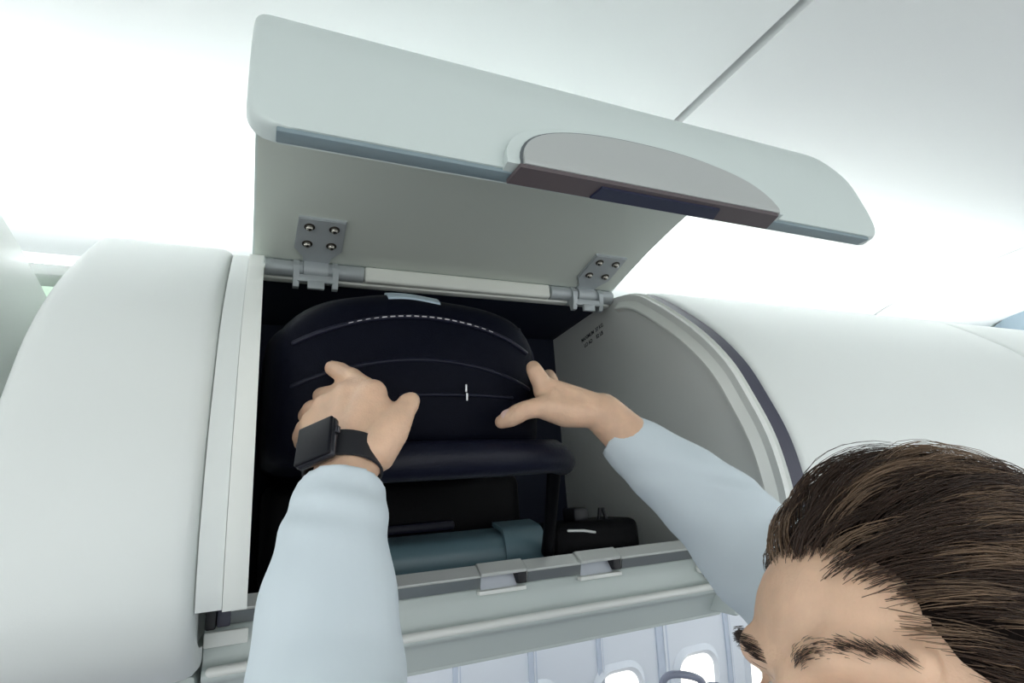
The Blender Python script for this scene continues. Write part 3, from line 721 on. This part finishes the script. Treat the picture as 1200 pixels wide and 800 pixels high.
bmesh.ops.remove_doubles(bm, verts=bm.verts, dist=1e-5)
hair = link('hair', me_from(bm), 'scalp', man, sharp=180)

def strands(paths, rads, cols, n=3):
    """one mesh of tapered three-sided hairs; every path has the same number of points"""
    Pn = np.array(paths); S, K, _ = Pn.shape
    t = np.gradient(Pn, axis=1); t /= np.linalg.norm(t, axis=2)[..., None] + 1e-9
    s = np.cross(t, np.array([.3, .5, .81])); s /= np.linalg.norm(s, axis=2)[..., None] + 1e-9; u = np.cross(t, s)
    rr = np.array(rads)[:, None] * ((1 - .75 * (np.arange(K) / (K - 1)) ** 2) * np.minimum(1, .35 + np.arange(K) * .3))[None, :]
    an = 2 * math.pi * np.arange(n) / n
    V = Pn[:, :, None, :] + rr[:, :, None, None] * (np.cos(an)[None, None, :, None] * s[:, :, None, :] + np.sin(an)[None, None, :, None] * u[:, :, None, :])
    i = np.arange(S)[:, None, None] * K * n; k = np.arange(K - 1)[None, :, None] * n; m_ = np.arange(n)[None, None, :]; m2 = (m_ + 1) % n
    F = np.stack([i + k + m_, i + k + m2, i + k + n + m2, i + k + n + m_], -1).reshape(-1, 4)
    me = bpy.data.meshes.new('strands'); V = V.reshape(-1, 3)
    me.vertices.add(len(V)); me.vertices.foreach_set('co', V.ravel())
    me.loops.add(F.size); me.loops.foreach_set('vertex_index', F.ravel().astype(np.int32))
    me.polygons.add(len(F)); me.polygons.foreach_set('loop_start', (np.arange(len(F)) * 4).astype(np.int32))
    me.update(calc_edges=True)
    C = np.repeat(np.array(cols), K * n, axis=0)
    at = me.color_attributes.new('strand', 'FLOAT_COLOR', 'POINT')
    at.data.foreach_set('color', np.concatenate([C, np.ones((len(C), 1))], 1).ravel()); return me
HRn = np.array(HR); HCn = np.array(HC)
def toW(p): return HCn + (np.asarray(p) * HS) @ HRn.T
rng = np.random.default_rng(3)
paths, rads, cols = [], [], []
guides = []
while len(guides) < 800:
    th, ph = math.asin(rng.uniform(-.75, 1)), rng.uniform(-math.pi, math.pi); p, nn = on_skull(th, ph)
    if has_hair(p): guides.append((p, nn, rng.normal(0, .25), rng.uniform(.75, 1.25), rng.uniform(0, 1)))
def grow(p, nn, bend, lf, steps=9, lift=1.0):
    top = min(1, max(0, (p[2] - .035) / .06)); L = (.028 + .047 * top) * lf
    # combed back from the forehead and over towards the sides
    back = np.array([-1.0, .25 * np.sign(p[1]) * (1 - top) + .35 * top + bend * .5, -.55 * (1 - top) + .10]); back -= nn * back.dot(nn); back /= np.linalg.norm(back) + 1e-9
    d = nn * (.75 * lift * (.45 + .55 * top)) + back; d /= np.linalg.norm(d); q = p + nn * .003; out = [q]
    for k in range(steps):
        q = q + d * L / steps; out.append(q)
        e = (q - SKC) / SKR; nrm = e / SKR; nrm /= np.linalg.norm(nrm); h = np.linalg.norm(e) - 1
        b2 = np.array([-1.0, back[1], back[2]]) ; b2 = b2 - nrm * b2.dot(nrm); b2 /= np.linalg.norm(b2) + 1e-9
        d = d * .78 + (b2 - nrm * (.55 if h > .10 else .0) + nrm * (.25 if h < .05 else 0)) * .26; d /= np.linalg.norm(d)
    return np.array(out)
for p, nn, bend, lf, tone in guides:
    base = grow(p, nn, bend, lf)
    light = tone > .66 and p[2] > .04
    for k in range(24):
        o = rng.normal(0, .0035, 3); o -= nn * o.dot(nn)
        w = np.linspace(1, .30 + .5 * rng.random(), len(base))[:, None]
        q = base + o * w + np.cumsum(rng.normal(0, .00035, (len(base), 3)), 0) + nn * rng.normal(0, .0012)
        b = rng.uniform(.6, 1.3); c = np.array([.056, .031, .020]) * b
        if light: c = np.array([.23, .150, .095]) * b
        paths.append(toW(q)); rads.append(rng.uniform(.00018, .00032)); cols.append(c)
# fine short hairs along the front hairline
for _ in range(300):
    l = rng.uniform(-.062, .068); f = math.sqrt(max(0, 1 - (l / .077) ** 2)) * .06 + rng.normal(0, .006)
    u = SKC[2] + SKR[2] * math.sqrt(max(0.02, 1 - ((f - SKC[0]) / SKR[0]) ** 2 - (l / SKR[1]) ** 2)); p = np.array([f, l, u])
    if abs(u - hair_line(f, l)) > .012: continue
    nn = (p - SKC) / SKR ** 2; nn /= np.linalg.norm(nn); q = grow(p, nn, rng.normal(0, .4), rng.uniform(.2, .4), 9)
    paths.append(toW(q)); rads.append(.00020); cols.append(np.array([.07, .043, .028]) * rng.uniform(.7, 1.3))
link('hair_strands', strands(paths, rads, cols), 'hair', hair, sharp=180)['kind'] = 'stuff'
# eyebrows
for s in (-1, 1):
    pb, rb, cb = [], [], []
    for _ in range(330):
        t = rng.random(); l = .010 + .046 * t; f = .0985 - .022 * t ** 2 + rng.normal(0, .0006); u = .038 + .010 * math.sin(t * 2.4) + rng.normal(0, .0026 * (1 - .5 * t))
        L = rng.uniform(.006, .010); d = np.array([.25 - .3 * t, .75, .35 - .8 * t]); d /= np.linalg.norm(d); st0 = np.array([f - .001, l, u])
        pts = np.array([st0 + d * L * k / 4 + np.array([.0012 * math.sin(k / 4 * 2.6), 0, 0]) for k in range(5)]); pts[:, 1] *= s
        pb.append(toW(pts)); rb.append(.00020); cb.append(np.array([.035, .018, .013]) * rng.uniform(.6, 1.3))
    link('eyebrow', strands(pb, rb, cb), 'hair', man, sharp=180)['kind'] = 'stuff'

# ------------------------------------------------------------------ watch on the left wrist
wd = (P(404, 505, .525) - P(400, 560, .488)).normalized()       # along the forearm
wc = P(403, 541, .500)
tocam = (-wc).normalized(); tocam = (tocam - wd * tocam.dot(wd)).normalized(); side = wd.cross(tocam)
if side.dot(Vector(CB[:, 0].tolist())) < 0: side = -side        # towards the thumb
wt = empty('smartwatch', wc); tag(wt, 'black smartwatch with a rubber strap on the man\'s left wrist', 'watch')
bm = bmesh.new(); n = 40; ring = []
for i in range(n):
    a = 2 * math.pi * i / n; ring.append([])
    for w, r in ((-.0125, 0), (-.0135, .0012), (-.0125, .0028), (.0125, .0028), (.0135, .0012), (.0125, 0)):
        ring[-1].append(bm.verts.new(wc + wd * w + side * (math.cos(a) * (.0315 + r)) + tocam * (math.sin(a) * (.0275 + r))))
for i in range(n):
    for j in range(6): bm.faces.new((ring[i][j], ring[(i + 1) % n][j], ring[(i + 1) % n][(j + 1) % 6], ring[i][(j + 1) % 6]))
link('strap', me_from(bm), 'wband', wt)
# case sits on the outer back of the wrist, turned towards the left of the picture
ca = math.radians(128); nrm = side * math.cos(ca) + tocam * math.sin(ca); tan = wd.cross(nrm).normalized()
cc = wc + side * (math.cos(ca) * .0315) + tocam * (math.sin(ca) * .0275) + nrm * .005
def wbox(name, m, parent, a, b, c, bev, off=(0, 0, 0), seg=4):
    t = box_bm(-a, a, -b, b, -c, c, bev, seg)
    for v in t.verts: v.co = cc + tan * (v.co.x + off[0]) + wd * (v.co.y + off[1]) + nrm * (v.co.z + off[2])
    return link(name, me_from(t), m, parent)
cs = wbox('case', 'wcase', wt, .0185, .0205, .0052, .0045)
wbox('screen', 'screen', wt, .0175, .0195, .0022, .0020, (0, 0, .0042))
wbox('crown', 'wcase', cs, .0018, .0035, .0025, .0010, (.0195, .006, 0))
wbox('crown', 'wcase', cs, .0018, .0035, .0025, .0010, (-.0195, .006, 0))
